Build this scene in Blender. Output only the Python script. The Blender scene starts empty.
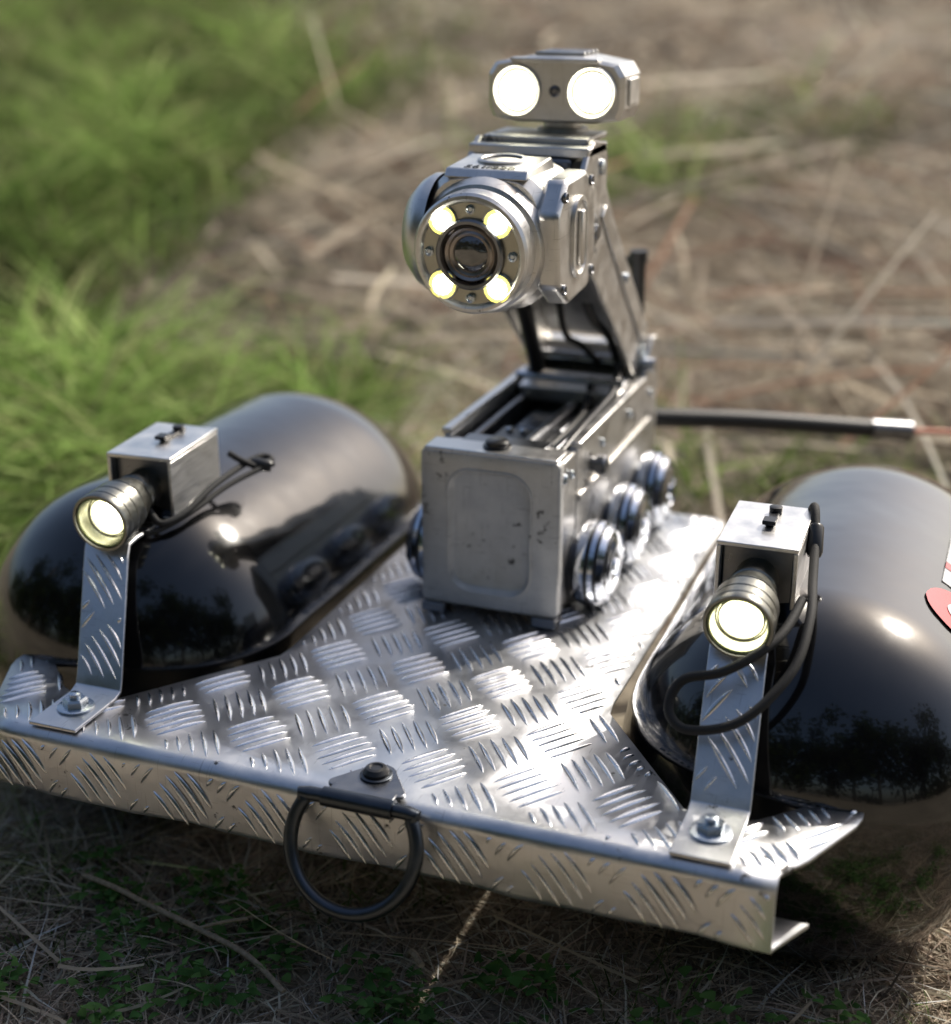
import bpy, math, random
import numpy as np
from mathutils import Vector, Matrix, noise, Euler
random.seed(7); rng=np.random.default_rng(7)
scene=bpy.context.scene
scene.view_settings.view_transform='Standard'
try: scene.view_settings.look='None'
except Exception: pass
scene.view_settings.exposure=0
COL=scene.collection
R=math.radians
GZ=-0.163

# ------------------------------------------------------------ materials
def newmat(name):
    m=bpy.data.materials.new(name); m.use_nodes=True
    nt=m.node_tree; b=nt.nodes['Principled BSDF']
    return m,nt,b
def ramp(nt,fac,stops):
    r=nt.nodes.new('ShaderNodeValToRGB')
    el=r.color_ramp.elements
    while len(el)>1: el.remove(el[-1])
    el[0].position=stops[0][0]; el[0].color=(*stops[0][1],1)
    for p,c in stops[1:]:
        e=el.new(p); e.color=(*c,1)
    nt.links.new(fac,r.inputs['Fac']); return r.outputs['Color']
def noisetex(nt,scale,detail=4,rough=.55,stretch=None,dist=0,rot=None):
    tc=nt.nodes.new('ShaderNodeTexCoord'); n=nt.nodes.new('ShaderNodeTexNoise')
    n.inputs['Scale'].default_value=scale; n.inputs['Detail'].default_value=detail
    n.inputs['Roughness'].default_value=rough; n.inputs['Distortion'].default_value=dist
    if stretch:
        mp=nt.nodes.new('ShaderNodeMapping'); mp.inputs['Scale'].default_value=stretch
        if rot: mp.inputs['Rotation'].default_value=rot
        nt.links.new(tc.outputs['Object'],mp.inputs['Vector']); nt.links.new(mp.outputs['Vector'],n.inputs['Vector'])
    else: nt.links.new(tc.outputs['Object'],n.inputs['Vector'])
    return n.outputs['Fac']
def g(v): return (v,v,v)
def metal(name,col=(.6,.6,.61),rough=(.25,.45),scale=60,stretch=None,bump=.15,bscale=None,dirt=.0,metallic=1,dirtcol=(.03,.028,.025),bdist=.0006,dscale=90,scratch=0):
    m,nt,b=newmat(name)
    b.inputs['Metallic'].default_value=metallic
    f=noisetex(nt,scale,5,.6,stretch)
    c=ramp(nt,f,[(.3,tuple(x*.78 for x in col)),(.7,col)])
    if scratch:
        s1=noisetex(nt,60,2,.5,(1,.3,14),0,(.4,.9,.5)); s2=noisetex(nt,60,2,.5,(14,1,.5),0,(.2,.5,1.1))
        mxs=nt.nodes.new('ShaderNodeMath'); mxs.operation='MAXIMUM'; nt.links.new(s1,mxs.inputs[0]); nt.links.new(s2,mxs.inputs[1])
        sm_=ramp(nt,mxs.outputs[0],[(.66,g(0)),(.72,g(1))])
        mz=nt.nodes.new('ShaderNodeMix'); mz.data_type='RGBA'; mz.blend_type='MULTIPLY'
        sc_=nt.nodes.new('ShaderNodeMath'); sc_.operation='MULTIPLY'; sc_.inputs[1].default_value=scratch
        nt.links.new(sm_,sc_.inputs[0]); nt.links.new(sc_.outputs[0],mz.inputs['Factor']); nt.links.new(c,mz.inputs['A']); mz.inputs['B'].default_value=(.35,.34,.33,1)
        c=mz.outputs['Result']
    rr=ramp(nt,f,[(.3,g(rough[0])),(.7,g(rough[1]))])
    nt.links.new(rr,b.inputs['Roughness'])
    if dirt>0:
        d=noisetex(nt,dscale,6,.7)
        d2=noisetex(nt,14,3,.6)
        mu=nt.nodes.new('ShaderNodeMath'); mu.operation='MULTIPLY'
        nt.links.new(d,mu.inputs[0]); nt.links.new(d2,mu.inputs[1])
        t=.30+.10*(1-dirt)
        mk_=ramp(nt,mu.outputs[0],[(t,g(0)),(t+.03,g(1))])
        mx=nt.nodes.new('ShaderNodeMix'); mx.data_type='RGBA'
        nt.links.new(mk_,mx.inputs['Factor']); nt.links.new(c,mx.inputs['A']); mx.inputs['B'].default_value=(*dirtcol,1)
        nt.links.new(mx.outputs['Result'],b.inputs['Base Color'])
        inv=nt.nodes.new('ShaderNodeMath'); inv.operation='MULTIPLY_ADD'; inv.inputs[1].default_value=-metallic; inv.inputs[2].default_value=metallic
        nt.links.new(mk_,inv.inputs[0]); nt.links.new(inv.outputs[0],b.inputs['Metallic'])
    else: nt.links.new(c,b.inputs['Base Color'])
    if bump>0:
        f2=noisetex(nt,bscale or scale*4,4,.6,stretch)
        bp=nt.nodes.new('ShaderNodeBump'); bp.inputs['Strength'].default_value=bump; bp.inputs['Distance'].default_value=bdist
        nt.links.new(f2,bp.inputs['Height']); nt.links.new(bp.outputs['Normal'],b.inputs['Normal'])
    return m
def plain(name,col,rough=.5,metallic=0,coat=0,var=.25,scale=80,bump=.1):
    m,nt,b=newmat(name)
    f=noisetex(nt,scale,4)
    c=ramp(nt,f,[(.3,tuple(x*(1-var) for x in col)),(.7,col)])
    nt.links.new(c,b.inputs['Base Color'])
    b.inputs['Roughness'].default_value=rough; b.inputs['Metallic'].default_value=metallic
    b.inputs['Coat Weight'].default_value=coat; b.inputs['Coat Roughness'].default_value=.05
    if bump:
        bp=nt.nodes.new('ShaderNodeBump'); bp.inputs['Strength'].default_value=bump; bp.inputs['Distance'].default_value=.0005
        nt.links.new(f,bp.inputs['Height']); nt.links.new(bp.outputs['Normal'],b.inputs['Normal'])
    return m
def emis(name,col,s,base=(.8,.8,.7)):
    m,nt,b=newmat(name)
    b.inputs['Base Color'].default_value=(*base,1)
    b.inputs['Emission Color'].default_value=(*col,1); b.inputs['Emission Strength'].default_value=s
    return m

M_plate=metal('aluminium_tread',(.76,.77,.79),(.28,.52),18,None,.35,45,dirt=.28,bdist=.0014,scratch=.35)
M_bar=metal('aluminium_tread_bar',(.88,.89,.91),(.16,.32),60,None,.12,200)
M_brush=metal('brushed_aluminium',(.86,.85,.83),(.28,.5),40,(1,1,14),.35,90)
M_body=metal('cast_aluminium',(.68,.665,.64),(.32,.52),55,None,.2,240,dirt=.4,scratch=.5)
M_panel=metal('painted_grey_panel',(.62,.615,.60),(.34,.52),40,None,.2,220,dirt=.86,metallic=.4,dscale=130,dirtcol=(.06,.055,.05),scratch=.55)
M_head=metal('satin_head_metal',(.76,.75,.73),(.28,.46),40,None,.15,300,dirt=.25,scratch=.4)
M_dkmetal=metal('dark_steel',(.24,.245,.26),(.25,.4),80,None,.1)
M_chrome=metal('chrome',(.74,.78,.86),(.07,.2),50,None,.04)
M_ringm=metal('dark_ring_steel',(.085,.095,.11),(.28,.42),60,None,.2)
M_zinc=metal('zinc_bolt',(.62,.68,.74),(.2,.35),90,None,.1)
M_rubber=plain('black_rubber',(.018,.018,.018),.5)
M_black=plain('black_plastic',(.02,.02,.021),.32)
M_anod=metal('grey_anodised',(.26,.26,.235),(.28,.40),200,None,.1)
M_cord=plain('black_cord',(.015,.015,.015),.75,scale=900,bump=.6)
M_orange=plain('orange_cable',(.55,.13,.04),.5)
M_face=metal('lens_face_metal',(.50,.48,.40),(.3,.45),60,None,.1)
M_label=plain('label_white',(.6,.6,.6),.25,0,.6,.1)
M_red=plain('label_red',(.55,.02,.03),.25,0,.6,.1)
M_yel=emis('phosphor_yellow',(.95,.85,.20),1.2,(.75,.65,.1))
M_led=emis('led_white',(1,.96,.74),16)
M_led2=emis('flood_led_white',(1,.95,.72),9)
M_torch=emis('torch_led',(1,.97,.80),8)
M_rim=plain('coated_glass_rim',(.45,.5,.25),.2,.3,.5)
M_refl=metal('reflector',(.58,.57,.40),(.2,.32),50,None,.0)
M_iris=metal('lens_iris',(.44,.39,.35),(.25,.4),60,None,.05)
M_glass,nt,b=newmat('lens_glass'); b.inputs['Base Color'].default_value=(.05,.045,.04,1); b.inputs['Roughness'].default_value=.06; b.inputs['Coat Weight'].default_value=1; b.inputs['IOR'].default_value=2.0
M_pont,nt,b=newmat('glossy_black_float')
f=noisetex(nt,9,3,.5)
nt.links.new(ramp(nt,f,[(.3,(.003,.003,.0035)),(.7,(.006,.006,.007))]),b.inputs['Base Color'])
f2=noisetex(nt,25,6,.7)
nt.links.new(ramp(nt,f2,[(.35,g(.13)),(.75,g(.24))]),b.inputs['Roughness'])
b.inputs['Specular IOR Level'].default_value=.28
b.inputs['IOR'].default_value=1.5; b.inputs['Coat Weight'].default_value=1; b.inputs['Coat IOR'].default_value=1.5; b.inputs['Coat Roughness'].default_value=.06
bp=nt.nodes.new('ShaderNodeBump'); bp.inputs['Strength'].default_value=.6; bp.inputs['Distance'].default_value=.006
nt.links.new(noisetex(nt,7,3,.4),bp.inputs['Height']); nt.links.new(bp.outputs['Normal'],b.inputs['Normal']); nt.links.new(bp.outputs['Normal'],b.inputs['Coat Normal'])

# ------------------------------------------------------------ mesh helpers
import bmesh
OFF=Vector((0,0,0))
def empty(name,loc):
    e=bpy.data.objects.new(name,None); e.empty_display_size=.05; e.location=loc; COL.objects.link(e)
    bpy.context.view_layer.update(); return e
def mk(name,verts,faces,mat,parent=None,bevel=0,mats=None,fm=None,sharp=35,smooth=True,seg=2):
    me=bpy.data.meshes.new(name)
    me.from_pydata([tuple(Vector(v)+OFF) for v in verts],[],faces)
    me.validate(); me.update()
    for m in (mats or [mat]): me.materials.append(m)
    if fm:
        for p,i in zip(me.polygons,fm): p.material_index=i
    bm=bmesh.new(); bm.from_mesh(me); bmesh.ops.recalc_face_normals(bm,faces=bm.faces); bm.to_mesh(me); bm.free()
    if smooth:
        for p in me.polygons: p.use_smooth=True
        me.set_sharp_from_angle(angle=R(sharp))
    o=bpy.data.objects.new(name,me); COL.objects.link(o)
    if bevel>0:
        md=o.modifiers.new('b','BEVEL'); md.width=bevel; md.segments=seg; md.limit_method='ANGLE'; md.angle_limit=R(30)
    if parent:
        o.parent=parent; o.matrix_parent_inverse=parent.matrix_world.inverted()
    return o
def box(name,c,s,mat,parent,bevel=.001,rot=None):
    c=Vector(c); vs=[]
    M=rot.to_matrix() if rot is not None else Matrix.Identity(3)
    for x in(-.5,.5):
        for y in(-.5,.5):
            for z in(-.5,.5): vs.append(c+M@Vector((x*s[0],y*s[1],z*s[2])))
    fs=[(0,1,3,2),(4,6,7,5),(0,4,5,1),(2,3,7,6),(0,2,6,4),(1,5,7,3)]
    return mk(name,vs,fs,mat,parent,bevel)
def basis(ax):
    ax=Vector(ax).normalized(); t=Vector((0,0,1)) if abs(ax.z)<.9 else Vector((1,0,0))
    u=ax.cross(t).normalized(); v=ax.cross(u).normalized(); return ax,u,v
def lathe(name,c,axis,prof,mat,parent,n=48,mats=None,sm=None,sharp=35,bevel=0):
    ax,u,v=basis(axis); c=Vector(c); vs=[];fs=[];fm=[]
    idx=[]
    for h,r in prof:
        if r<=1e-7:
            idx.append([len(vs)]); vs.append(c+ax*h)
        else:
            idx.append(list(range(len(vs),len(vs)+n)))
            for i in range(n):
                a=2*math.pi*i/n; vs.append(c+ax*h+(u*math.cos(a)+v*math.sin(a))*r)
    for k in range(len(prof)-1):
        A,B=idx[k],idx[k+1]
        if len(A)==1 and len(B)==1: continue
        for i in range(n):
            j=(i+1)%n
            if len(A)==1: fs.append((A[0],B[j],B[i]))
            elif len(B)==1: fs.append((A[i],A[j],B[0]))
            else: fs.append((A[i],A[j],B[j],B[i]))
            fm.append(sm[k] if sm else 0)
    return mk(name,vs,fs,mat,parent,bevel,mats,fm if sm else None,sharp)
def prism(name,poly,axis,a0,a1,mat,parent,bevel=.001):
    def P(p,a):
        if axis=='X': return (a,p[0],p[1])
        if axis=='Y': return (p[0],a,p[1])
        return (p[0],p[1],a)
    n=len(poly); vs=[P(p,a0) for p in poly]+[P(p,a1) for p in poly]
    fs=[tuple(range(n)),tuple(range(2*n-1,n-1,-1))]+[(i,(i+1)%n,n+(i+1)%n,n+i) for i in range(n)]
    return mk(name,vs,fs,mat,parent,bevel)
def rrect(w,h,r,n=8):
    pts=[]
    for cx,cy,a0 in((w/2-r,h/2-r,0),(-w/2+r,h/2-r,90),(-w/2+r,-h/2+r,180),(w/2-r,-h/2+r,270)):
        for i in range(n+1):
            a=R(a0+90*i/n); pts.append((cx+r*math.cos(a),cy+r*math.sin(a)))
    return pts
def loft(name,loops,mat,parent,mats=None,lm=None,sharp=30):
    n=len(loops[0]); vs=[p for l in loops for p in l]; fs=[];fm=[]
    for k in range(len(loops)-1):
        for i in range(n):
            j=(i+1)%n; fs.append((k*n+i,k*n+j,(k+1)*n+j,(k+1)*n+i)); fm.append(lm[k] if lm else 0)
    fs.append(tuple(range(n))); fm.append(0)
    fs.append(tuple(range((len(loops)-1)*n,len(loops)*n))); fm.append(lm[-1] if lm else 0)
    return mk(name,vs,fs,mat,parent,0,mats,fm if lm else None,sharp)
def catmull(pts,sub=8,closed=False):
    pts=[Vector(p) for p in pts]; out=[]; n=len(pts)
    for k in range(n if closed else n-1):
        if closed: p0,p1,p2,p3=pts[(k-1)%n],pts[k],pts[(k+1)%n],pts[(k+2)%n]
        else: p0,p1,p2,p3=pts[max(k-1,0)],pts[k],pts[k+1],pts[min(k+2,n-1)]
        for i in range(sub):
            t=i/sub
            out.append(.5*((2*p1)+(-p0+p2)*t+(2*p0-5*p1+4*p2-p3)*t*t+(-p0+3*p1-3*p2+p3)*t**3))
    if not closed: out.append(pts[-1])
    return out
def tube(name,pts,r,mat,parent,n=12,closed=False,smooth=True,sub=8):
    P=catmull(pts,sub,closed) if smooth else [Vector(p) for p in pts]
    m=len(P); vs=[];fs=[]
    T=[]
    for i in range(m):
        a=P[(i+1)%m] if (closed or i<m-1) else P[i]; b_=P[i-1] if (closed or i>0) else P[i]
        T.append((a-b_).normalized())
    _,u,_v=basis(T[0])
    for i in range(m):
        u=(u-T[i]*u.dot(T[i])).normalized(); v=T[i].cross(u)
        for k in range(n):
            a=2*math.pi*k/n; vs.append(P[i]+(u*math.cos(a)+v*math.sin(a))*r)
    for i in range(m if closed else m-1):
        j=(i+1)%m
        for k in range(n):
            l=(k+1)%n; fs.append((i*n+k,i*n+l,j*n+l,j*n+k))
    if not closed:
        fs.append(tuple(range(n))); fs.append(tuple((m-1)*n+k for k in range(n)))
    return mk(name,vs,fs,mat,parent,0,sharp=60)

def inside(p,poly):
    x,y=p; c=False; n=len(poly)
    for i in range(n):
        x1,y1=poly[i]; x2,y2=poly[(i+1)%n]
        if (y1>y)!=(y2>y) and x<(x2-x1)*(y-y1)/(y2-y1)+x1: c=not c
    return c
def bars(name,o,u,v,n_,poly,mat,parent,cell=.0455,nb=5,sp=.0083,L=.042,w=.0021,h=.0017,phase=(0,0),minseg=2):
    o,u,v,n_=map(Vector,(o,u,v,n_)); vs=[];fs=[]
    xs=[p[0] for p in poly]; ys=[p[1] for p in poly]
    ext=max(max(map(abs,xs)),max(map(abs,ys)))*1.5; K=int(ext/cell)+2
    d1=(math.cos(R(45)),math.sin(R(45))); d2=(-d1[1],d1[0])
    for i in range(-K,K+1):
        for j in range(-K,K+1):
            cx=(i*d1[0]+j*d2[0])*cell+phase[0]; cy=(i*d1[1]+j*d2[1])*cell+phase[1]
            if not(min(xs)-.05<cx<max(xs)+.05 and min(ys)-.05<cy<max(ys)+.05): continue
            D,Q=(d1,d2) if (i+j)%2 else (d2,d1)
            sk=R(9)*(1 if (i+j)%2 else -1)
            D=(D[0]*math.cos(sk)-D[1]*math.sin(sk),D[0]*math.sin(sk)+D[1]*math.cos(sk))
            for k in range(nb):
                f=k-(nb-1)/2; sh=random.uniform(-.0008,.0008)
                LL=L*(1.0 if abs(f)<.6 else (.97 if abs(f)<1.6 else .88))*random.uniform(.96,1.03)
                bx=cx+Q[0]*f*sp+D[0]*sh; by=cy+Q[1]*f*sp+D[1]*sh
                S=17; ok=[]
                for s in range(S):
                    t=-1+2*s/(S-1); ok.append(inside((bx+D[0]*t*LL/2,by+D[1]*t*LL/2),poly))
                if not any(ok): continue
                a=ok.index(True); b_=S-1-ok[::-1].index(True)
                if b_-a<minseg: continue
                t0=-1+2*a/(S-1); t1=-1+2*b_/(S-1); mid=(t0+t1)/2; hl=(t1-t0)/2
                ns=10; base=len(vs); W=w*random.uniform(.85,1.12)*(.6+.4*hl); Hh=h*random.uniform(.85,1.1)
                bow=random.uniform(.0004,.0012)
                for s in range(ns+1):
                    q=-1+2*s/ns; e=max(0,1-q*q); ww=W*(e**.75)+.00004; hh=Hh*(e**.55)
                    t=(mid+q*hl)*LL/2; bo=bow*(1-q*q)
                    for c_,z_ in((-1,-.0002),(-.55,.74),(0,1),(.55,.74),(1,-.0002)):
                        px=bx+D[0]*t+Q[0]*(ww*c_+bo); py=by+D[1]*t+Q[1]*(ww*c_+bo)
                        vs.append(o+u*px+v*py+n_*(hh*z_ if z_>0 else z_))
                for s in range(ns):
                    for c_ in range(4):
                        A=base+s*5+c_; fs.append((A,A+1,A+6,A+5))
    return mk(name,vs,fs,mat,parent,0,sharp=80)

# ------------------------------------------------------------ deck
deck=empty('tread_plate_deck',(0,0,0))
XE=.128
right=[(.2715,-.257),(.285,-.236),(.306,-.190),(.3085,-.180),(.3085,-.172),(.305,-.165),(.299,-.161),(.290,-.163),(.249,-.205),(.241,-.209),(.210,-.211),(.204,-.208),(XE,-.106),(XE-.002,-.09),(XE,.275),(XE-.004,.287),(XE-.014,.292)]
poly=right+[(-x,y) for x,y in reversed(right)]
n=len(poly); vs=[(x,y,0) for x,y in poly]
nx=24; rr=.0095
prof=[]
for i in range(0,9):
    a=R(90*i/8); prof.append((-.257-(rr+.001)*math.sin(a),-rr+rr*math.cos(a)))
prof.append((-.2675,-.02));prof.append((-.2675,-.044))
for i in range(1,6):
    a=R(90*i/5); prof.append((-.2675+.006*(1-math.cos(a)),-.044-.006*math.sin(a)))
prof.append((-.232,-.0490))
rows=[]
for k,(y,z) in enumerate(prof):
    row=[]
    for i in range(nx+1):
        if k==0 and i==0: row.append(n-1); continue
        if k==0 and i==nx: row.append(0); continue
        x=-.2715+.543*i/nx
        if k==len(prof)-1: x*=1.06
        wv=.0006*math.sin(i*.9+k*.1)+.0004*math.sin(i*2.1)
        row.append(len(vs)); vs.append((x,y+(wv if k>7 else 0),z+(wv if k>11 else 0)))
    rows.append(row)
fs=[tuple(list(range(n))+rows[0][1:-1])]
for k in range(len(rows)-1):
    for i in range(nx): fs.append((rows[k][i],rows[k+1][i],rows[k+1][i+1],rows[k][i+1]))
d=mk('deck_sheet',vs,fs,M_plate,deck,sharp=40)
if d.data.polygons[0].normal.z<0: d.data.flip_normals()
sol=d.modifiers.new('s','SOLIDIFY'); sol.thickness=.0028; sol.offset=-1
shr=[(x*.992 if abs(x)>.2 else (x-.003*(1 if x>0 else -1)),y+(-.001 if y<-.2 else -.002)) for x,y in poly]
bars('deck_bars',(0,0,0),(1,0,0),(0,1,0),(0,0,1),shr,M_bar,deck,phase=(.01,.008))
bars('front_flange_bars',(0,-.2677,-.026),(1,0,0),(0,0,1),(0,-1,0),[(-.269,-.0215),(.269,-.0215),(.269,.0185),(-.269,.0185)],M_bar,deck,phase=(.012,-.003),h=.0019)
for i in range(8):
    lathe('rivet_%d'%i,(-.24+.066*i,-.25,-.053),(0,0,-1),[(0,.003),(.001,.0026),(.0015,0)],M_zinc,deck,16)

# ------------------------------------------------------------ pontoons
def pontoon(side,cz,xc,r,y0=-.062,y1=.18,n=80,nose=.116):
    e=empty('pontoon',(side*xc,.06,cz))
    prof=[]
    for i in range(0,23):
        a=R(90*i/22); prof.append((y0-nose*math.cos(a), 0 if i==0 else r*math.sin(a)**.95))
    for i in range(1,8): prof.append((y0+(y1-y0)*i/8,r))
    for i in range(0,23):
        a=R(90*i/22); prof.append((y1+r*math.sin(a),r*math.cos(a) if i<22 else 0))
    lathe('float_shell',(side*xc,0,cz),(0,1,0),prof,M_pont,e,n,sharp=80)
    return e
pL=pontoon(-1,-.029,.270,.137)
RP=.1345; XP=.264
pR=pontoon(1,-.035,XP,RP,y0=-.066,nose=.118)
def patch(name,xc,cz,r,a0,a1,yfun,mat,parent,n=16):
    vs=[];fs=[]
    for i in range(n+1):
        a=R(a0+(a1-a0)*i/n); y0_,y1_=yfun(i/n)
        for j in range(9):
            y=y0_+(y1_-y0_)*j/8; vs.append((xc+r*math.sin(a),y,cz+r*math.cos(a)))
    for i in range(n):
        for j in range(8): A=i*9+j; fs.append((A,A+1,A+10,A+9))
    return mk(name,vs,fs,mat,parent,sharp=80)
def circ(c,rad):
    return lambda t:(c-rad*2*math.sqrt(max(t*(1-t),.002)),c+rad*2*math.sqrt(max(t*(1-t),.002)))
patch('label',XP,-.035,RP+.0006,30,75,lambda t:(.015,.10),M_label,pR)
patch('label_red_band',XP,-.035,RP+.0010,30,75,lambda t:(.040,.052),M_red,pR)
patch('label_emblem',XP,-.035,RP+.0013,26,54,circ(-.022,.030),M_red,pR,28)
patch('label_emblem_core',XP,-.035,RP+.0017,33,47,circ(-.022,.014),M_label,pR,28)

# ------------------------------------------------------------ flashlights on brackets
def hexbolt(name,c,parent,r=.0085,mat=None,h=.006):
    mat=mat or M_zinc
    lathe(name+'_washer',c,(0,0,1),[(0,.0),(0,r*1.45),(.0014,r*1.45),(.0018,r*1.35),(.0018,0)],mat,parent,32)
    lathe(name+'_hex',(c[0],c[1],c[2]+.0018),(0,0,1),[(0,r),(h*.75,r),(h,r*.85),(h,0)],mat,parent,6,sharp=20)
    lathe(name+'_stud',(c[0],c[1],c[2]+.0018+h),(0,0,1),[(0,r*.45),(.003,r*.45),(.0035,r*.35),(.0035,0)],mat,parent,20)
def flashlight(side,xb,xl,dz,yaw,ph):
    e=empty('flashlight',(xb,-.237,0))
    bx=xb; w=.037
    path=[(-.262,.0035),(-.214,.0035),(-.207,.006),(-.203,.013),(-.148,.083+dz),(-.141,.0895+dz),(-.130,.091+dz),(-.055,.091+dz)]
    vs=[];th=.0025; lean=(xl-xb)
    for k,(y,z) in enumerate(path):
        if k==0: t=Vector((0,path[1][0]-y,path[1][1]-z))
        elif k==len(path)-1: t=Vector((0,y-path[k-1][0],z-path[k-1][1]))
        else: t=Vector((0,path[k+1][0]-path[k-1][0],path[k+1][1]-path[k-1][1]))
        t.normalize(); nrm=Vector((0,-t.z,t.y))
        xo=bx+lean*max(0,min(1,(z-.01)/.08))
        for sx in(-w/2,w/2):
            for sn in(0,th): vs.append(Vector((xo+sx,y,z))+nrm*sn*(-1))
    fs=[]
    for k in range(len(path)-1):
        A=k*4;B=A+4
        fs+=[(A,A+2,B+2,B),(A+1,B+1,B+3,A+3),(A,B,B+1,A+1),(A+2,A+3,B+3,B+2)]
    fs+=[(0,1,3,2),(len(vs)-4,len(vs)-2,len(vs)-1,len(vs)-3)]
    mk('bracket_strip',vs,fs,M_plate,e,.0006)
    p0=Vector((bx,-.203,.013)); p1=Vector((xl,-.148,.083+dz)); vv=(p1-p0); Ls=vv.length; vv.normalize()
    nn=Vector((0,-vv.z,vv.y)).normalized()
    bars('bracket_bars',p0+nn*.0002,(1,0,0),vv,nn,[(-.0175,-.002),(.0175,-.002),(.0175,Ls),(-.0175,Ls)],M_bar,e,phase=ph,w=.0019,h=.0013)
    hexbolt('foot_bolt',(bx,-.234,.0037),e,.0088)
    c=Vector((xl,-.058,.1165+dz))
    th=.003; W=.053;H=.050;D=.080
    RM=Matrix.Rotation(R(yaw),3,'Z')
    def lbox(nm,cc,s,mat,bv=.0006):
        return box(nm,c+RM@Vector(cc),s,mat,e,bv,Euler((0,0,R(yaw))))
    lbox('housing_top',(0,0,H/2-th/2),(W,D,th),M_brush)
    lbox('housing_bottom',(0,0,-H/2+th/2),(W,D,th),M_brush)
    lbox('housing_wall_a',(-W/2+th/2,0,0),(th,D-.0006,H-2*th-.0002),M_brush)
    lbox('housing_wall_b',(W/2-th/2,0,0),(th,D-.0006,H-2*th-.0002),M_brush)
    lbox('housing_back',(0,D/2-.006,0),(W-2*th-.0004,.003,H-2*th-.0004),M_black)
    lbox('housing_inner_pad',(0,-.002,.0),(W-2*th-.0006,D-.02,H-2*th-.0006),M_dkmetal,.001)
    lbox('clip_slot',(.002,.012,H/2+.0012),(.006,.034,.002),M_black)
    lbox('clip_tab',(.002,-.004,H/2+.004),(.009,.010,.003),M_black)
    lathe('clip_button',c+RM@Vector((.002,.022,H/2)),(0,0,1),[(0,.0045),(.005,.0045),(.0055,.003),(.0055,0)],M_black,e,20)
    ax=(RM@Vector((-.03*side*-1 if side<0 else 0,-1,-.10))).normalized()
    tc=c+RM@Vector((0,-D/2+.000,-.002))
    q=1.10
    prof=[(-.02,.0),(-.02,.0130),(.004,.0130),(.006,.0145),(.009,.0145),(.010,.0138),(.012,.0138),(.013,.0148),(.018,.0160),(.024,.0176),(.028,.0188),(.0285,.0183),(.0298,.0183),(.0303,.0192),(.040,.0196),(.0405,.0191),(.0418,.0191),(.0423,.0198),(.050,.0201),(.0505,.0197),(.0515,.0197),(.052,.0203),(.0570,.0205),(.0585,.0199),(.0585,.0184),(.0555,.0179)]
    prof=[(a,b_*q) for a,b_ in prof]
    lathe('torch_body',tc,ax,prof,M_anod,e,56)
    lathe('torch_reflector',tc,ax,[(.0555,.0179*q),(.053,.0172*q),(.047,.0142*q),(.041,.010),(.0395,.006)],M_refl,e,48,sharp=80)
    lathe('torch_emitter',tc,ax,[(.0405,.0065),(.0430,.0094),(.0465,.0104),(.0495,.0088),(.0512,.0)],M_torch,e,16,sharp=80)
    lathe('torch_inner_rim',tc,ax,[(.0470,.0152),(.0482,.0148),(.0480,.0140),(.0468,.0140)],M_anod,e,40)
    lathe('torch_glass_rim',tc,ax,[(.0560,.0180*q),(.0574,.0174*q),(.0568,.0164*q),(.0556,.0166*q)],M_rim,e,48)
    return e
fL=flashlight(-1,-.219,-.246,.000,4,(.004,.012))
fR=flashlight(1,.226,.219,-.006,1,(.010,.030))
tube('lanyard',[(.238,-.010,.116),(.243,-.020,.136),(.246,-.03,.139),(.250,-.05,.126),(.255,-.085,.112),(.260,-.125,.100),(.256,-.160,.080),(.232,-.188,.056),(.200,-.192,.046),(.186,-.184,.054),(.192,-.174,.070),(.218,-.172,.080),(.244,-.145,.094),(.252,-.105,.105)],.0031,M_cord,fR)
lathe('lanyard_bead',(.2490,-.044,.134),(0.1,-.6,-.75),[(0,0),(0,.0045),(.002,.0056),(.019,.0056),(.022,.0045),(.022,0)],M_black,fR,20)
tube('lanyard',[(-.230,-.108,.103),(-.218,-.112,.096),(-.208,-.095,.100),(-.203,-.06,.110),(-.2,-.02,.114),(-.194,.0,.116),(-.186,.002,.114),(-.19,-.012,.112),(-.2,-.02,.118),(-.212,-.018,.122)],.0026,M_cord,fL)
tube('lanyard_inner',[(-.244,-.12,.092),(-.224,-.118,.090),(-.207,-.09,.098),(-.199,-.05,.106),(-.19,-.02,.110),(-.182,-.002,.112)],.0022,M_cord,fL)
lathe('lanyard_bead',(-.196,-.012,.114),(.8,.3,-.15),[(0,0),(0,.004),(.002,.005),(.014,.005),(.016,.004),(.016,0)],M_black,fL,20)

# ------------------------------------------------------------ tow ring
tr=empty('tow_ring',(.012,-.25,0))
X0=.014
pts=[]
for (cx,cy,r_,a0,a1) in ((0,-.243,.012,20,160),(-.021,-.2605,.005,150,270),(.021,-.2605,.005,-90,30)):
    for i in range(9):
        a=R(a0+(a1-a0)*i/8); pts.append((X0+cx+r_*math.cos(a),cy+r_*math.sin(a)))
prism('clip_tab',pts,'Z',.0022,.0048,M_dkmetal,tr,.0006)
lathe('clip_bolt_washer',(X0,-.246,.0048),(0,0,1),[(0,.0105),(.0012,.0105),(.0016,.0098),(.0016,0)],M_ringm,tr,36)
lathe('clip_bolt',(X0,-.246,.0064),(0,0,1),[(0,.0085),(.002,.0085),(.0045,.0065),(.005,.0045),(.004,.0035),(.004,0)],M_black,tr,36)
tube('clip_sleeve',[(X0-.024,-.2735,.0005),(X0+.024,-.2735,.0005)],.0062,M_ringm,tr,18,smooth=False)
box('clip_fold',(X0,-.2675,.0035),(.044,.012,.003),M_dkmetal,tr,.001)
ring=[]
tilt=Vector((0,-.38,-.92)).normalized()
C0=Vector((X0,-.2735,.0005))
for i in range(40):
    a=R(-218+256*i/39)
    ring.append(C0+Vector((1,0,0))*.0425*math.cos(a)+tilt*(.0262-.0425*math.sin(a)))
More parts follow.
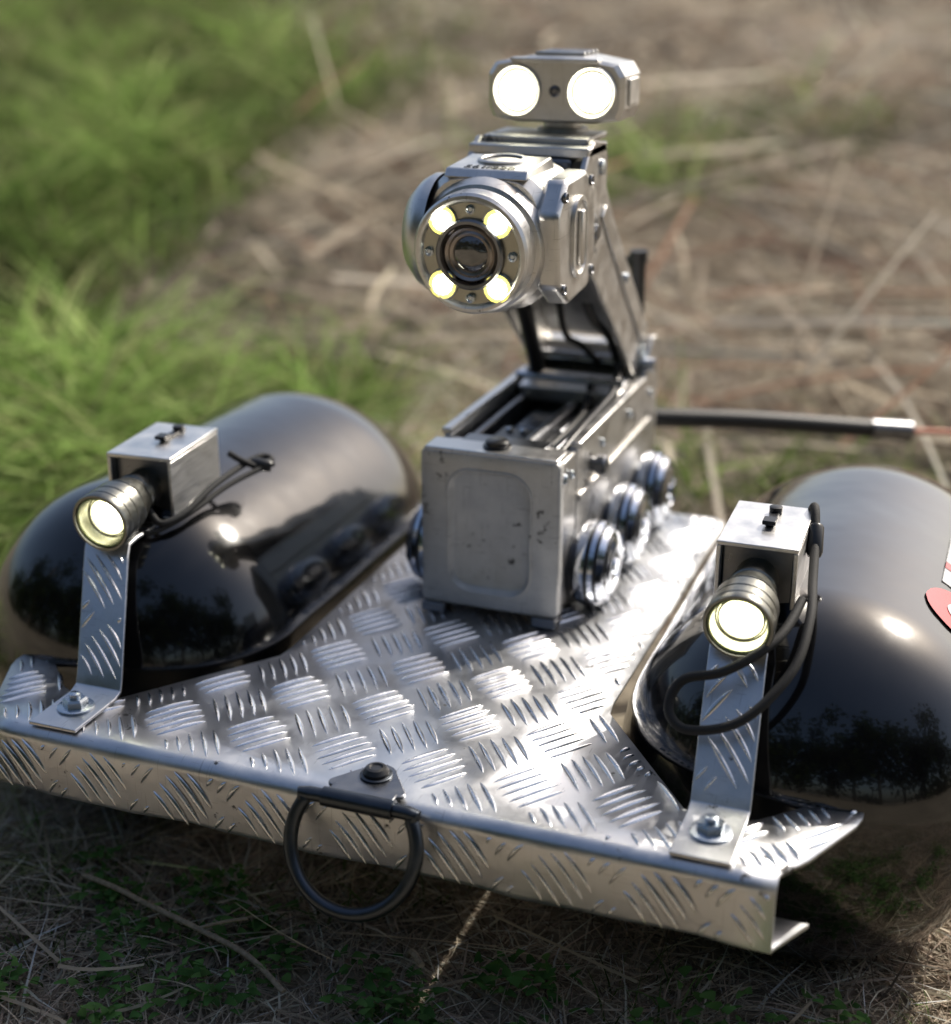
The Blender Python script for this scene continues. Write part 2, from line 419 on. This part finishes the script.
tube('d_ring',[*ring],.0046,M_ringm,tr,16,closed=True,sub=3)

# ------------------------------------------------------------ robot
rob=empty('pipe_inspection_robot',(-.004,.01,0))
OFF=Vector((-.004,.01,0))
def RL(w,h,r,y,cz=.072): return [(p[0],y,cz+p[1]) for p in rrect(w,h,r)]
loft('front_panel',[RL(.111,.126,.004,.012),RL(.113,.128,.005,.010),RL(.113,.128,.005,.0022),RL(.1115,.1265,.0045,.0006),RL(.109,.124,.004,0),
  RL(.0700,.1035,.0205,0),RL(.0690,.1025,.0202,-.0014),RL(.0672,.1007,.0193,-.0016),RL(.0655,.0990,.0187,-.0006),RL(.0625,.096,.0175,.0036),RL(.0600,.0935,.0168,.0044)],M_panel,rob,sharp=40)
box('front_casing',(0,.030,.071),(.110,.036,.122),M_body,rob,.002)
box('chassis',(0,.178,.055),(.098,.26,.086),M_dkmetal,rob,.002)
wall=[(.047,.014),(.290,.014),(.300,.024),(.300,.158),(.292,.166),(.277,.168),(.262,.150),(.255,.137),(.047,.133)]
for s,nm in((1,'side_wall_r'),(-1,'side_wall_l')):
    prism(nm,wall,'X',s*.0495,s*.0555,M_body,rob,.0012)
    box(nm+'_rail',(s*.0535,.150,.1355),(.0085,.205,.005),M_head,rob,.0012)
    box(nm+'_rib',(s*.0565,.16,.092),(.003,.22,.006),M_body,rob,.001)
    box(nm+'_skid',(s*.046,.006,.0045),(.02,.02,.008),M_dkmetal,rob,.0015)
box('front_top_lip',(0,.014,.1355),(.108,.026,.004),M_head,rob,.0012)
box('front_top_lip_dark',(0,.04,.1335),(.07,.02,.004),M_dkmetal,rob,.001)
lathe('top_button',(.0,.018,.1375),(0,0,1),[(0,.011),(.0015,.011),(.002,.009),(.005,.009),(.006,.0075),(.006,0)],M_black,rob,32)
lathe('side_screw_a',(.0555,.012,.12),(1,0,0),[(0,.004),(.002,.004),(.003,.003),(.003,0)],M_zinc,rob,20)
box('inner_tray',(0,.17,.1035),(.094,.24,.010),M_black,rob,.001)
box('inner_rail_a',(-.038,.15,.118),(.006,.2,.02),M_dkmetal,rob,.001)
box('inner_rail_b',(.034,.15,.118),(.005,.2,.02),M_dkmetal,rob,.001)
box('motor_block',(-.004,.085,.115),(.05,.055,.018),M_black,rob,.003)
box('gear_block',(-.002,.150,.113),(.042,.05,.014),M_dkmetal,rob,.002)
for i in range(5):
    lathe('bolt_%d'%i,(-.018+.012*(i%3),.07+.03*(i//3),.124),(0,0,1),[(0,.0035),(.002,.0035),(.003,.002),(.003,0)],M_zinc,rob,16)
tube('spindle',[(.008,.06,.124),(.008,.2,.122)],.0055,M_dkmetal,rob,16,smooth=False)
tube('inner_cable_a',[(.042,.05,.128),(.044,.1,.134),(.043,.16,.135),(.042,.2,.138),(.036,.235,.15)],.0035,M_black,rob)
tube('inner_cable_b',[(.024,.06,.122),(.028,.12,.126),(.022,.18,.124),(.015,.22,.14)],.003,M_rubber,rob)
box('cross_plate',(0,.222,.134),(.092,.045,.004),M_head,rob,.001,Euler((R(6),0,0)))
box('cross_plate_lip',(0,.200,.128),(.088,.003,.012),M_head,rob,.0008)
tube('cross_shaft',[(-.058,.262,.146),(.062,.262,.146)],.006,M_chrome,rob,20,smooth=False)
tube('cross_shaft_front',[(-.049,.205,.142),(.049,.205,.142)],.0035,M_chrome,rob,16,smooth=False)
box('rear_block',(0,.285,.128),(.098,.024,.062),M_body,rob,.002)
lathe('side_knob',(.0555,.088,.108),(1,0,0),[(0,.006),(.004,.006),(.005,.0085),(.011,.0085),(.0125,.007),(.0125,.003),(.011,0)],M_dkmetal,rob,28)
for y in(.03,.115,.2,.27):
    lathe('side_screw',(.0560,y,.118),(1,0,0),[(0,.0035),(.0015,.0035),(.002,.0025),(.0012,.0015),(.0012,0)],M_zinc,rob,16)
wp=[(-.004,.0),(-.004,.020),(.002,.027),(.004,.0318),(.010,.0330),(.0115,.0328),(.012,.0308),(.0142,.0308),(.0147,.0322),(.0185,.0312),(.019,.0288),(.0205,.0288),(.021,.0298),(.0255,.0262),(.0262,.0228),(.0272,.0226),(.0275,.0205),(.0288,.0180),(.0290,.0125),(.0278,.0118),(.0278,.0068),(.0300,.0062),(.0302,0)]
wm=[0,0,0,0,0,0,1,0,0,0,1,0,0,0,1,0,0,0,0,1,0,0]
for s,ln in((1,'r'),(-1,'l')):
    for i,y in enumerate((.058,.151,.243)):
        c=(s*.0575,y,.0355)
        wps=[(a,b_*1.07) for a,b_ in wp]
        lathe('wheel_%s%d'%(ln,i),c,(s,0,0),wps,None,rob,64,[M_chrome,M_rubber],wm,sharp=30)
        for k in range(6):
            a=R(60*k+15); rr_=.0230
            box('wheel_lug_%s%d_%d'%(ln,i,k),(s*.0842,y+rr_*math.cos(a),.0355+rr_*math.sin(a)),(.0018,.0045,.0022),M_black,rob,.0004,Euler((a,0,0)))
        lathe('wheel_hub_%s%d'%(ln,i),(s*.0490,y,.0355),(s,0,0),[(0,.034),(.006,.034),(.0065,.03)],M_dkmetal,rob,40)
arm=[(.070,.335),(.085,.352),(.100,.360),(.128,.356),(.135,.345),(.134,.316),(.2835,.176),(.286,.150),(.272,.136),(.255,.134),(.238,.142),(.222,.160),(.088,.268),(.068,.280),(.062,.300)]
for s,nm in((1,'arm_plate_r'),(-1,'arm_plate_l')):
    prism(nm,arm,'X',s*.0430,s*.0480,M_body,rob,.0012)
    rib=[(.118,.300),(.128,.308),(.272,.172),(.264,.160)]
    prism(nm+'_rib',rib,'X',s*.0480,s*.0505,M_head,rob,.001)
    lathe(nm+'_pivot',(s*.048,.262,.152),(s,0,0),[(0,.011),(.003,.011),(.004,.009),(.004,.004),(.0055,.004),(.0055,0)],M_zinc,rob,32)
    lathe(nm+'_tilt',(s*.048,.084,.2945),(s,0,0),[(0,.014),(.004,.014),(.006,.011),(.006,.006),(.009,.0055),(.009,0)],M_dkmetal,rob,32)
    lathe(nm+'_bolt',(s*.048,.118,.338),(s,0,0),[(0,.006),(.002,.006),(.003,.004),(.003,0)],M_zinc,rob,20)
    lathe(nm+'_bolt2',(s*.0505,.19,.238),(s,0,0),[(0,.004),(.002,.004),(.003,.003),(.003,0)],M_zinc,rob,20)
prism('arm_web',[(.130,.338),(.133,.341),(.279,.170),(.275,.166)],'X',-.0428,.0428,M_head,rob,.0005)
prism('arm_web_front',[(.098,.276),(.101,.279),(.16,.226),(.157,.222)],'X',-.0428,.0428,M_body,rob,.0005)
tube('gas_strut_body',[(-.03,.205,.150),(-.03,.165,.215)],.007,M_black,rob,18,smooth=False)
tube('gas_strut_rod',[(-.03,.165,.215),(-.03,.132,.262)],.003,M_chrome,rob,14,smooth=False)
tube('arm_cable_a',[(.03,.25,.15),(.026,.235,.175),(.02,.2,.2),(.018,.165,.235),(.01,.12,.275)],.0038,M_black,rob)
tube('arm_cable_b',[(.012,.25,.148),(.004,.225,.168),(-.004,.2,.185),(.0,.16,.24),(.0,.12,.29)],.003,M_rubber,rob)
tube('rear_antenna',[(.036,.290,.14),(.036,.290,.232)],.0068,M_black,rob,18,smooth=False)
tube('rear_antenna_cap',[(.036,.290,.232),(.036,.290,.242)],.0082,M_rubber,rob,18,smooth=False)
tube('rear_rod',[(.018,.3,.14),(.020,.3,.21),(.026,.295,.232),(.036,.29,.236)],.004,M_black,rob)
# head
hc=(0,-.042,.2960)
ha=(0,1,.03)
hp=[(.0035,.0),(.0035,.0355),(.0008,.0370),(0,.0385),(.0004,.0408),(.003,.0425),(.016,.0432),(.0175,.0415),(.0200,.0415),(.0215,.0450),(.030,.0485),(.070,.0500),(.090,.047),(.100,.036),(.100,0)]
hm=[1]+[0]*13
lathe('head_barrel',hc,ha,hp,None,rob,72,[M_head,M_face],hm,sharp=28)
lathe('head_lens_bezel',hc,ha,[(.0036,.0255),(.0000,.0250),(-.0015,.0236),(-.0012,.0215),(.0015,.0205),(.0036,.0200)],M_dkmetal,rob,56)
lathe('head_lens_inner',hc,ha,[(.0034,.0203),(.0010,.0185),(.0024,.0165),(.0014,.0150),(.0024,.0130),(.0026,.0120)],M_iris,rob,48)
lathe('head_lens_glass',hc,ha,[(.0024,.0130),(.0000,.0105),(-.0012,.0060),(-.0016,0)],M_glass,rob,48,sharp=80)
for i,(lx,lz) in enumerate(((-.0205,.0225),(.0205,.0225),(-.0205,-.0225),(.0205,-.0225))):
    c=(lx,hc[1]-.03*lz*0,hc[2]+lz)
    lathe('led_seat_%d'%i,c,ha,[(.0044,.0112),(.0012,.0108),(.0008,.0100)],M_head,rob,32)
    lathe('led_phosphor_%d'%i,c,ha,[(.0008,.0100),(.0010,.0060)],M_yel,rob,16)
    lathe('led_%d'%i,c,ha,[(.0012,.0074),(-.0018,.0060),(-.0030,0)],M_led,rob,12,sharp=80)
for i,(lx,lz) in enumerate(((0,.031),(0,-.031),(.031,0),(-.031,0))):
    lathe('face_screw_%d'%i,(lx,hc[1],hc[2]+lz),ha,[(.0044,.0036),(.0014,.0034),(.0010,.0022),(.0020,.0014),(.0020,0)],M_zinc,rob,20)
hb=rrect(.088,.096,.024,5)
loft('head_housing',[[(p[0]*.90,-.012,.300+p[1]*.90) for p in hb],[(p[0],-.004,.300+p[1]) for p in hb],[(p[0],.062,.300+p[1]) for p in hb],[(p[0]*.9,.072,.300+p[1]*.9) for p in hb]],M_head,rob,sharp=25)
prism('cheek_r',[(-.018,.322),(.002,.344),(.048,.346),(.072,.330),(.076,.285),(.060,.258),(.010,.254),(-.014,.270)],'X',.0400,.0570,M_head,rob,.0035)
def stad(x,w,h,cy,cz,r): return [(x,cy+p[0],cz+p[1]) for p in rrect(w,h,r)]
loft('cheek_r_pad',[stad(.0568,.036,.060,.030,.300,.0175),stad(.0595,.035,.059,.030,.300,.017),stad(.0595,.029,.053,.030,.300,.014),stad(.0580,.028,.052,.030,.300,.0135)],M_body,rob,sharp=30)
box('cheek_r_bar',(.0595,.030,.300),(.004,.008,.040),M_head,rob,.0015)
for (y,z) in((-.004,.333),(.058,.337),(.064,.27),(-.004,.268)):
    lathe('cheek_bolt',(.0568,y,z),(1,0,0),[(0,.004),(.0015,.004),(.0022,.003),(.001,.002),(.001,0)],M_dkmetal,rob,20)
lathe('cheek_l',(-.040,.012,.300),(-1,0,0),[(0,.043),(.006,.043),(.013,.039),(.021,.030),(.026,.018),(.027,0)],M_head,rob,56,sharp=45)
prism('head_top_plate',[(-.012,.3440),(-.006,.3500),(.045,.3535),(.052,.3470),(.052,.3440)],'X',-.031,.031,M_head,rob,.0012)
lathe('head_top_ring',(0,.026,.3515),(0,-.05,1),[(0,.018),(.0020,.018),(.0028,.0168),(.0028,.0150),(.0020,.0142)],M_body,rob,40)
cu=bpy.data.curves.new('serial_text','FONT'); cu.body='561/220'; cu.size=.0115; cu.align_x='CENTER'; cu.extrude=.0002
cu.materials.append(M_black)
to=bpy.data.objects.new('serial_text',cu); COL.objects.link(to); to.location=Vector((0,-.0045,.3506))+OFF; to.rotation_euler=(R(4),0,0)
to.parent=rob; to.matrix_parent_inverse=rob.matrix_world.inverted()
box('yoke_bridge',(0,.108,.352),(.096,.050,.008),M_head,rob,.0015)
box('yoke_bridge_top',(0,.125,.3585),(.084,.055,.005),M_body,rob,.0012)
box('yoke_block',(0,.095,.325),(.07,.03,.045),M_dkmetal,rob,.003)
# top flood lamp
lc=Vector((.008,.150,.3925))
lathe('lamp_stem',(.006,.150,.360),(0,0,1),[(0,.020),(.003,.020),(.004,.015),(.016,.015)],M_body,rob,36)
fb=[(-.0545,-.012),(-.0510,-.0205),(-.030,-.0235),(.030,-.0235),(.0510,-.0205),(.0545,-.012),(.0545,.012),(.0490,.0205),(.020,.0255),(-.020,.0255),(-.0490,.0205),(-.0545,.012)]
def FL(sc,y): return [(lc.x+p[0]*sc,y,lc.z+p[1]*(sc if sc>.95 else sc*.98)) for p in fb]
loft('lamp_housing',[FL(.94,.1215),FL(1.0,.125),FL(1.0,.168),FL(.9,.178)],M_head,rob,sharp=20)
for k in range(4): box('lamp_fin_%d'%k,(lc.x,.135+.011*k,lc.z+.0262),(.040,.003,.004),M_body,rob,.0008)
box('lamp_side_pad',(lc.x+.0550,.147,lc.z),(.003,.026,.02),M_body,rob,.001)
box('lamp_visor',(lc.x,.1235,lc.z+.0230),(.070,.012,.003),M_head,rob,.0008)
for s in(-1,1):
    c=(lc.x+s*.0300,.1215,lc.z)
    lathe('lamp_bezel',c,(0,1,0),[(.002,.0195),(-.003,.0190),(-.004,.0182),(-.003,.0174),(.001,.0170)],M_head,rob,44)
    lathe('lamp_reflector',c,(0,1,0),[(-.002,.0174),(.0005,.0160),(.001,.0110)],M_refl,rob,40)
    lathe('lamp_led',c,(0,1,0),[(.001,.0150),(-.002,.0135),(-.005,.0080),(-.006,0)],M_led2,rob,18,sharp=80)
lathe('lamp_screw',(lc.x,.1210,lc.z),(0,1,0),[(.001,.0045),(-.001,.0043),(-.0015,.003),(.0,.002),(.0,0)],M_dkmetal,rob,24)
OFF=Vector((0,0,0))

# ------------------------------------------------------------ tether cable
tc_=empty('tether_cable',(.03,.31,.08))
tube('sleeve',[(.0,.305,.082),(.05,.335,.078),(.13,.39,.068),(.235,.462,.050)],.0090,M_rubber,tc_,16)
tube('coupling',[(.232,.460,.0504),(.268,.485,.0445)],.0100,M_dkmetal,tc_,18,smooth=False)
tube('orange_lead',[(.265,.483,.0448),(.36,.55,.030),(.6,.7,-.01),(1.0,.9,-.09),(1.6,1.1,-.13)],.0032,M_orange,tc_,12)

# ------------------------------------------------------------ ground: gently rising bank behind
def gh(x,y):
    d=math.hypot(x,y-.05); k=min(max((d-.5)/1.5,0),1)
    back=max(0,(y*.94-x*.35)-1.3)
    rise=1.9*(1-math.exp(-(back*.17)/1.9)) if back>0 else 0
    return GZ+rise+(noise.noise(Vector((x*1.1,y*1.1,0)))*.06+noise.noise(Vector((x*3.7,y*3.7,3)))*.03)*k + noise.noise(Vector((x*18,y*18,5)))*.005
ng=230; s=np.linspace(-1,1,ng); cx=np.sinh(s*6.5)/math.sinh(6.5)*160
V=[(float(x),float(y),gh(x,y)) for y in cx for x in cx]
F=[(j*ng+i,j*ng+i+1,(j+1)*ng+i+1,(j+1)*ng+i) for j in range(ng-1) for i in range(ng-1)]
M_ground,nt,b=newmat('soil_and_litter')
f=noisetex(nt,1.3,6,.65); f2=noisetex(nt,35,6,.7)
mu=nt.nodes.new('ShaderNodeMix'); mu.data_type='FLOAT'; mu.inputs['Factor'].default_value=.55
nt.links.new(f,mu.inputs['A']); nt.links.new(f2,mu.inputs['B'])
nt.links.new(ramp(nt,mu.outputs['Result'],[(.32,(.09,.074,.056)),(.5,(.25,.215,.16)),(.66,(.40,.35,.27))]),b.inputs['Base Color'])
b.inputs['Roughness'].default_value=.95
bp=nt.nodes.new('ShaderNodeBump'); bp.inputs['Strength'].default_value=.8; bp.inputs['Distance'].default_value=.01
nt.links.new(f2,bp.inputs['Height']); nt.links.new(bp.outputs['Normal'],b.inputs['Normal'])
mk('ground',V,F,M_ground,None,sharp=180)

M_blade=bpy.data.materials.new('blade'); M_blade.use_nodes=True; nt=M_blade.node_tree; nt.nodes.clear()
at=nt.nodes.new('ShaderNodeAttribute'); at.attribute_name='Col'
df=nt.nodes.new('ShaderNodeBsdfDiffuse')
tl=nt.nodes.new('ShaderNodeBsdfTranslucent'); ms=nt.nodes.new('ShaderNodeMixShader'); ms.inputs[0].default_value=.4
out=nt.nodes.new('ShaderNodeOutputMaterial')
nt.links.new(at.outputs['Color'],df.inputs['Color']); nt.links.new(at.outputs['Color'],tl.inputs['Color'])
nt.links.new(df.outputs[0],ms.inputs[1]); nt.links.new(tl.outputs[0],ms.inputs[2]); nt.links.new(ms.outputs[0],out.inputs['Surface'])

def blades(name,P,D,B,W,C,segs=3,tip=.1):
    n=len(P); T=np.linspace(0,1,segs+1)
    side=np.cross(D,rng.normal(size=(n,3))*.4+np.array([0,0,1.0]))
    vert=np.abs(D[:,2])>.8*np.linalg.norm(D,axis=1)
    rs=rng.normal(size=(n,3)); rs[:,2]=0; side[vert]=rs[vert]
    side/=np.linalg.norm(side,axis=1)[:,None]+1e-9
    vs=np.zeros((n,segs+1,2,3))
    for k,t in enumerate(T):
        p=P+D*t+B*t*t; w=(W*(1-(1-tip)*t**1.5))[:,None]*side
        vs[:,k,0]=p-w; vs[:,k,1]=p+w
    vs=vs.reshape(-1,3); per=(segs+1)*2
    base=(np.arange(n)*per)[:,None]; q=[]
    for k in range(segs): q.append(base+np.array([[2*k,2*k+1,2*k+3,2*k+2]]))
    q=np.concatenate([x[:,None,:] for x in q],axis=1).reshape(-1,4)
    me=bpy.data.meshes.new(name)
    me.vertices.add(len(vs)); me.vertices.foreach_set('co',vs.ravel())
    me.loops.add(q.size); me.loops.foreach_set('vertex_index',q.ravel().astype(np.int32))
    me.polygons.add(len(q)); me.polygons.foreach_set('loop_start',np.arange(0,q.size,4,dtype=np.int32))
    me.update(calc_edges=True)
    ca=me.color_attributes.new('Col','FLOAT_COLOR','POINT')
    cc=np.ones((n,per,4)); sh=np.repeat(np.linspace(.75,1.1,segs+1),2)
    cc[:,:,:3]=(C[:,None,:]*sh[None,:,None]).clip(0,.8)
    ca.data.foreach_set('color',cc.reshape(-1).astype(np.float32))
    me.materials.append(M_blade)
    o=bpy.data.objects.new(name,me); COL.objects.link(o); return o
def zs(P): return np.array([gh(a,b_) for a,b_ in P])
def greenness(x,y):
    nz=np.array([noise.noise(Vector((a*.9,b_*.9,7)))+.5*noise.noise(Vector((a*2.5,b_*2.5,1))) for a,b_ in zip(x,y)])
    return (-.98-.34*(y-1.32)-x)+nz*.8
def notunder(x,y): return ~((np.abs(x)<.36)&(y>-.17)&(y<.33))
def pick(n,cols,var=.2):
    cols=np.array(cols); i=rng.integers(0,len(cols),n); return cols[i]*(1+rng.normal(size=(n,1))*var).clip(.4,1.7)
GREEN=[(.21,.32,.08),(.27,.39,.11),(.14,.23,.06),(.36,.46,.17),(.33,.34,.16)]
FGREEN=[(.12,.19,.06),(.16,.24,.08),(.11,.16,.05)]
DRY=[(.60,.52,.41),(.49,.42,.33),(.68,.61,.50),(.34,.28,.22),(.26,.21,.165),(.54,.43,.35)]

def fore(n,xr,yr): return rng.uniform(*xr,n),rng.uniform(*yr,n)
x,y=fore(60000,(-.8,.9),(-.7,.05)); P=np.stack([x,y,zs(zip(x,y))],1)
n=len(x); a=rng.uniform(0,2*np.pi,n); L=rng.uniform(.012,.065,n); el=rng.uniform(-.05,.6,n)
D=np.stack([np.cos(a)*np.cos(el)*L,np.sin(a)*np.cos(el)*L,np.sin(el)*L+.001],1); B=np.stack([rng.normal(size=n)*.3*L,rng.normal(size=n)*.3*L,-.35*L*np.sin(el)],1)
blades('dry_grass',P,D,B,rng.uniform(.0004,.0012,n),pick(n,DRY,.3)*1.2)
x,y=fore(9000,(-.8,.9),(-.7,.0))
keep=np.array([noise.noise(Vector((a_*6,b_*6,2)))>.05 for a_,b_ in zip(x,y)]); x=x[keep];y=y[keep];n=len(x)
P=np.stack([x,y,zs(zip(x,y))],1); a=rng.uniform(0,2*np.pi,n); H=rng.uniform(.01,.04,n)
D=np.stack([np.cos(a)*H*.3,np.sin(a)*H*.3,H],1); B=np.stack([np.cos(a)*H*.5,np.sin(a)*H*.5,-.3*H],1)
blades('green_grass',P,D,B,rng.uniform(.0006,.0014,n),pick(n,FGREEN,.25))
n=2200; cxs=rng.uniform(-.25,.6,60); cys=rng.uniform(-.36,-.18,60); i=rng.integers(0,60,n)
x=cxs[i]+rng.normal(size=n)*.012; y=cys[i]+rng.normal(size=n)*.012; P=np.stack([x,y,zs(zip(x,y))+rng.uniform(.006,.026,n)],1)
a=rng.uniform(0,2*np.pi,n); L=rng.uniform(.005,.011,n); D=np.stack([np.cos(a)*L,np.sin(a)*L,L*.3],1); B=D*0; B[:,2]=-.3*L
blades('weed_leaves',P,D,B,L*.35,pick(n,[(.11,.24,.07),(.16,.30,.09)],.2),segs=3,tip=.3)
n=70; x=rng.uniform(-.5,.6,n); y=rng.uniform(-.42,-.15,n); P=np.stack([x,y,zs(zip(x,y))+rng.uniform(.01,.026,n)],1); a=rng.uniform(0,np.pi,n); L=rng.uniform(.04,.13,n)
D=np.stack([np.cos(a)*L,np.sin(a)*L*.5,rng.normal(size=n)*.006],1); B=np.stack([0*L,rng.normal(size=n)*.01,0*L],1)
blades('straw',P,D,B,rng.uniform(.0008,.0016,n),pick(n,[(.70,.61,.45),(.6,.5,.37)],.2),segs=4,tip=.6)
M_twig=plain('twig_bark',(.50,.40,.28),.85,scale=300,bump=.8,var=.5)
tw=empty('twig',(-.15,-.26,GZ+.015))
tube('twig_stem',[(-.235,-.225,GZ+.020),(-.20,-.238,GZ+.027),(-.16,-.247,GZ+.025),(-.12,-.259,GZ+.027),(-.075,-.268,GZ+.022),(-.04,-.284,GZ+.014)],.0020,M_twig,tw,8)
tube('twig_fork',[(-.12,-.259,GZ+.026),(-.10,-.255,GZ+.034),(-.085,-.248,GZ+.036)],.0012,M_twig,tw,8)
tube('twig_side',[(.02,-.215,GZ+.01),(.032,-.235,GZ+.03),(.045,-.25,GZ+.034)],.0022,M_twig,tw,8)

def scatter(n,ymin,ymax,spread=.62,power=1.6):
    t=rng.uniform(0,1,n)**power; dist=ymin+(ymax-ymin)*t
    ang=R(20.6)+rng.uniform(-spread,spread,n)
    return .365-np.sin(ang)*dist, -1.0+np.cos(ang)*dist
x,y=scatter(70000,.9,8,.62,1.3); k=notunder(x,y); x=x[k];y=y[k];n=len(x)
P=np.stack([x,y,zs(zip(x,y))],1); sc=.6+np.hypot(x,y)*.30
a=rng.normal(size=n)*.9+R(10); L=rng.uniform(.03,.15,n)*sc; el=rng.uniform(-.05,.9,n)
el=np.where(np.hypot(x,y)<.9,el*.5,el)
sg=rng.choice([-1,1],n)
D=np.stack([sg*np.cos(a)*np.cos(el)*L,np.sin(a)*np.cos(el)*L,np.abs(np.sin(el))*L],1); B=np.stack([rng.normal(size=n)*.2*L,rng.normal(size=n)*.2*L,-.25*L*np.abs(np.sin(el))],1)
gr=greenness(x,y); Cc=pick(n,DRY,.3); mask=gr>.0; Cc[mask]*=np.array([.6,.70,.48])
dr=np.array([1.0+1.0*noise.noise(Vector((a_*1.6,b_*1.6,21))) for a_,b_ in zip(x,y)]).clip(.4,1.4); Cc*=dr[:,None]
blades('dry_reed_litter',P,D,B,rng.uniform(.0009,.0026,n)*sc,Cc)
x,y=scatter(1700,1.7,8,.6,1.2); k=(greenness(x,y)<.1)&notunder(x,y)&(np.hypot(x,y)>.8); x=x[k];y=y[k];n=len(x)
P=np.stack([x,y,zs(zip(x,y))+rng.uniform(.01,.14,n)],1); a=rng.normal(size=n)*.7-R(12); L=rng.uniform(.12,.55,n)
D=np.stack([np.cos(a)*L,np.sin(a)*L,rng.normal(size=n)*.09],1); B=np.stack([0*L,rng.normal(size=n)*.1,-.03*L],1)
blades('fallen_reeds',P,D,B,rng.uniform(.003,.009,n),pick(n,[(.66,.58,.46),(.56,.48,.38),(.72,.65,.54),(.36,.23,.17)],.2),segs=4,tip=.5)
x,y=scatter(105000,1.2,9,.62,1.3); gr=greenness(x,y)
pr=np.clip(gr*2.0+.12,0,1)
far=np.array([noise.noise(Vector((a_*.9,b_*.9,11))) for a_,b_ in zip(x,y)])
pr=np.maximum(pr,np.clip((far-.22)*1.2,0,.3))
k=(rng.uniform(0,1,len(x))<pr)&notunder(x,y)&(np.hypot(x,y)>.7); x=x[k];y=y[k];n=len(x)
cn=np.array([noise.noise(Vector((a_*3,b_*3,4))) for a_,b_ in zip(x,y)])
clump=(.45+1.2*(cn+.35).clip(0,1)); P=np.stack([x,y,zs(zip(x,y))],1); H=rng.uniform(.07,.27,n)*clump; a=rng.uniform(0,2*np.pi,n)
D=np.stack([np.cos(a)*H*.35,np.sin(a)*H*.35,H],1); B=np.stack([np.cos(a)*H*.8,np.sin(a)*H*.8,-.5*H],1)
Cg=pick(n,GREEN,.3)*(.8+1.4*cn[:,None]).clip(.45,1.4)
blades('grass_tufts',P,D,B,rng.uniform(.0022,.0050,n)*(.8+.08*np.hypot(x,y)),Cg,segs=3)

# trees added out of view, behind and beside the viewer, to darken float reflections
M_bark=plain('bark',(.10,.075,.05),.9)
tl_e=empty('added_reflection_trees',(0,-12,GZ))
for k in range(13):
    ang=R(190+160*k/12); rad=random.uniform(9,13)
    bx_,by_=rad*math.cos(ang),rad*math.sin(ang)-1
    H=random.uniform(6,9)
    zb=gh(bx_,by_)-.1
    tube('trunk',[(bx_,by_,zb),(bx_+.1,by_,H*.4),(bx_,by_+.1,H*.8)],.16,M_bark,tl_e,8)
    for q in range(4):
        aa=q*1.6+k; tube('limb',[(bx_,by_,H*(.3+.1*q)),(bx_+math.cos(aa)*.8,by_+math.sin(aa)*.8,H*(.42+.1*q)),(bx_+math.cos(aa)*1.4,by_+math.sin(aa)*1.4,H*(.5+.1*q))],.05,M_bark,tl_e,6,sub=3)
    m=1300; cl=rng.normal(size=(14,3))*np.array([1.4,1.4,1.8])+np.array([bx_,by_,H*.5]); i=rng.integers(0,14,m)
    tp=cl[i]+rng.normal(size=(m,3))*.7; tp[:,2]=np.maximum(tp[:,2],.2)
    dd=rng.normal(size=(m,3)); dd/=np.linalg.norm(dd,axis=1)[:,None]; dd*=.42
    lv=blades('leaves',tp,dd,dd*0,np.full(m,.2),pick(m,[(.03,.05,.015),(.05,.075,.025)],.3),segs=2,tip=.3)
    lv.parent=tl_e; lv.matrix_parent_inverse=tl_e.matrix_world.inverted()

# ------------------------------------------------------------ light
az_vec=Vector((.40,.74,.74)).normalized()
sun=bpy.data.lights.new('sun','SUN'); sun.energy=5.0; sun.angle=R(.8); sun.color=(1,.93,.82)
so=bpy.data.objects.new('sun',sun); COL.objects.link(so); so.rotation_euler=(-az_vec).to_track_quat('-Z','Y').to_euler()
w=bpy.data.worlds.new('World'); scene.world=w; w.use_nodes=True; nt=w.node_tree
sky=nt.nodes.new('ShaderNodeTexSky'); sky.sky_type='NISHITA'; sky.sun_disc=False
sky.sun_elevation=math.asin(az_vec.z); sky.sun_rotation=math.atan2(az_vec.x,az_vec.y)
sky.dust_density=3.5; sky.air_density=1.0
bg=nt.nodes['Background']; bg.inputs['Strength'].default_value=.15
nt.links.new(sky.outputs[0],bg.inputs['Color'])

# ------------------------------------------------------------ camera
cam=bpy.data.cameras.new('camera'); co=bpy.data.objects.new('camera',cam); COL.objects.link(co)
co.location=(.3651,-1.0013,.498); co.rotation_euler=(R(90-20.74),0,R(20.6))
cam.sensor_fit='HORIZONTAL'; cam.sensor_width=36; cam.lens=1500/951*36
cam.clip_start=.02; cam.clip_end=600
cam.dof.use_dof=True; cam.dof.focus_distance=1.0; cam.dof.aperture_fstop=3.2
scene.camera=co
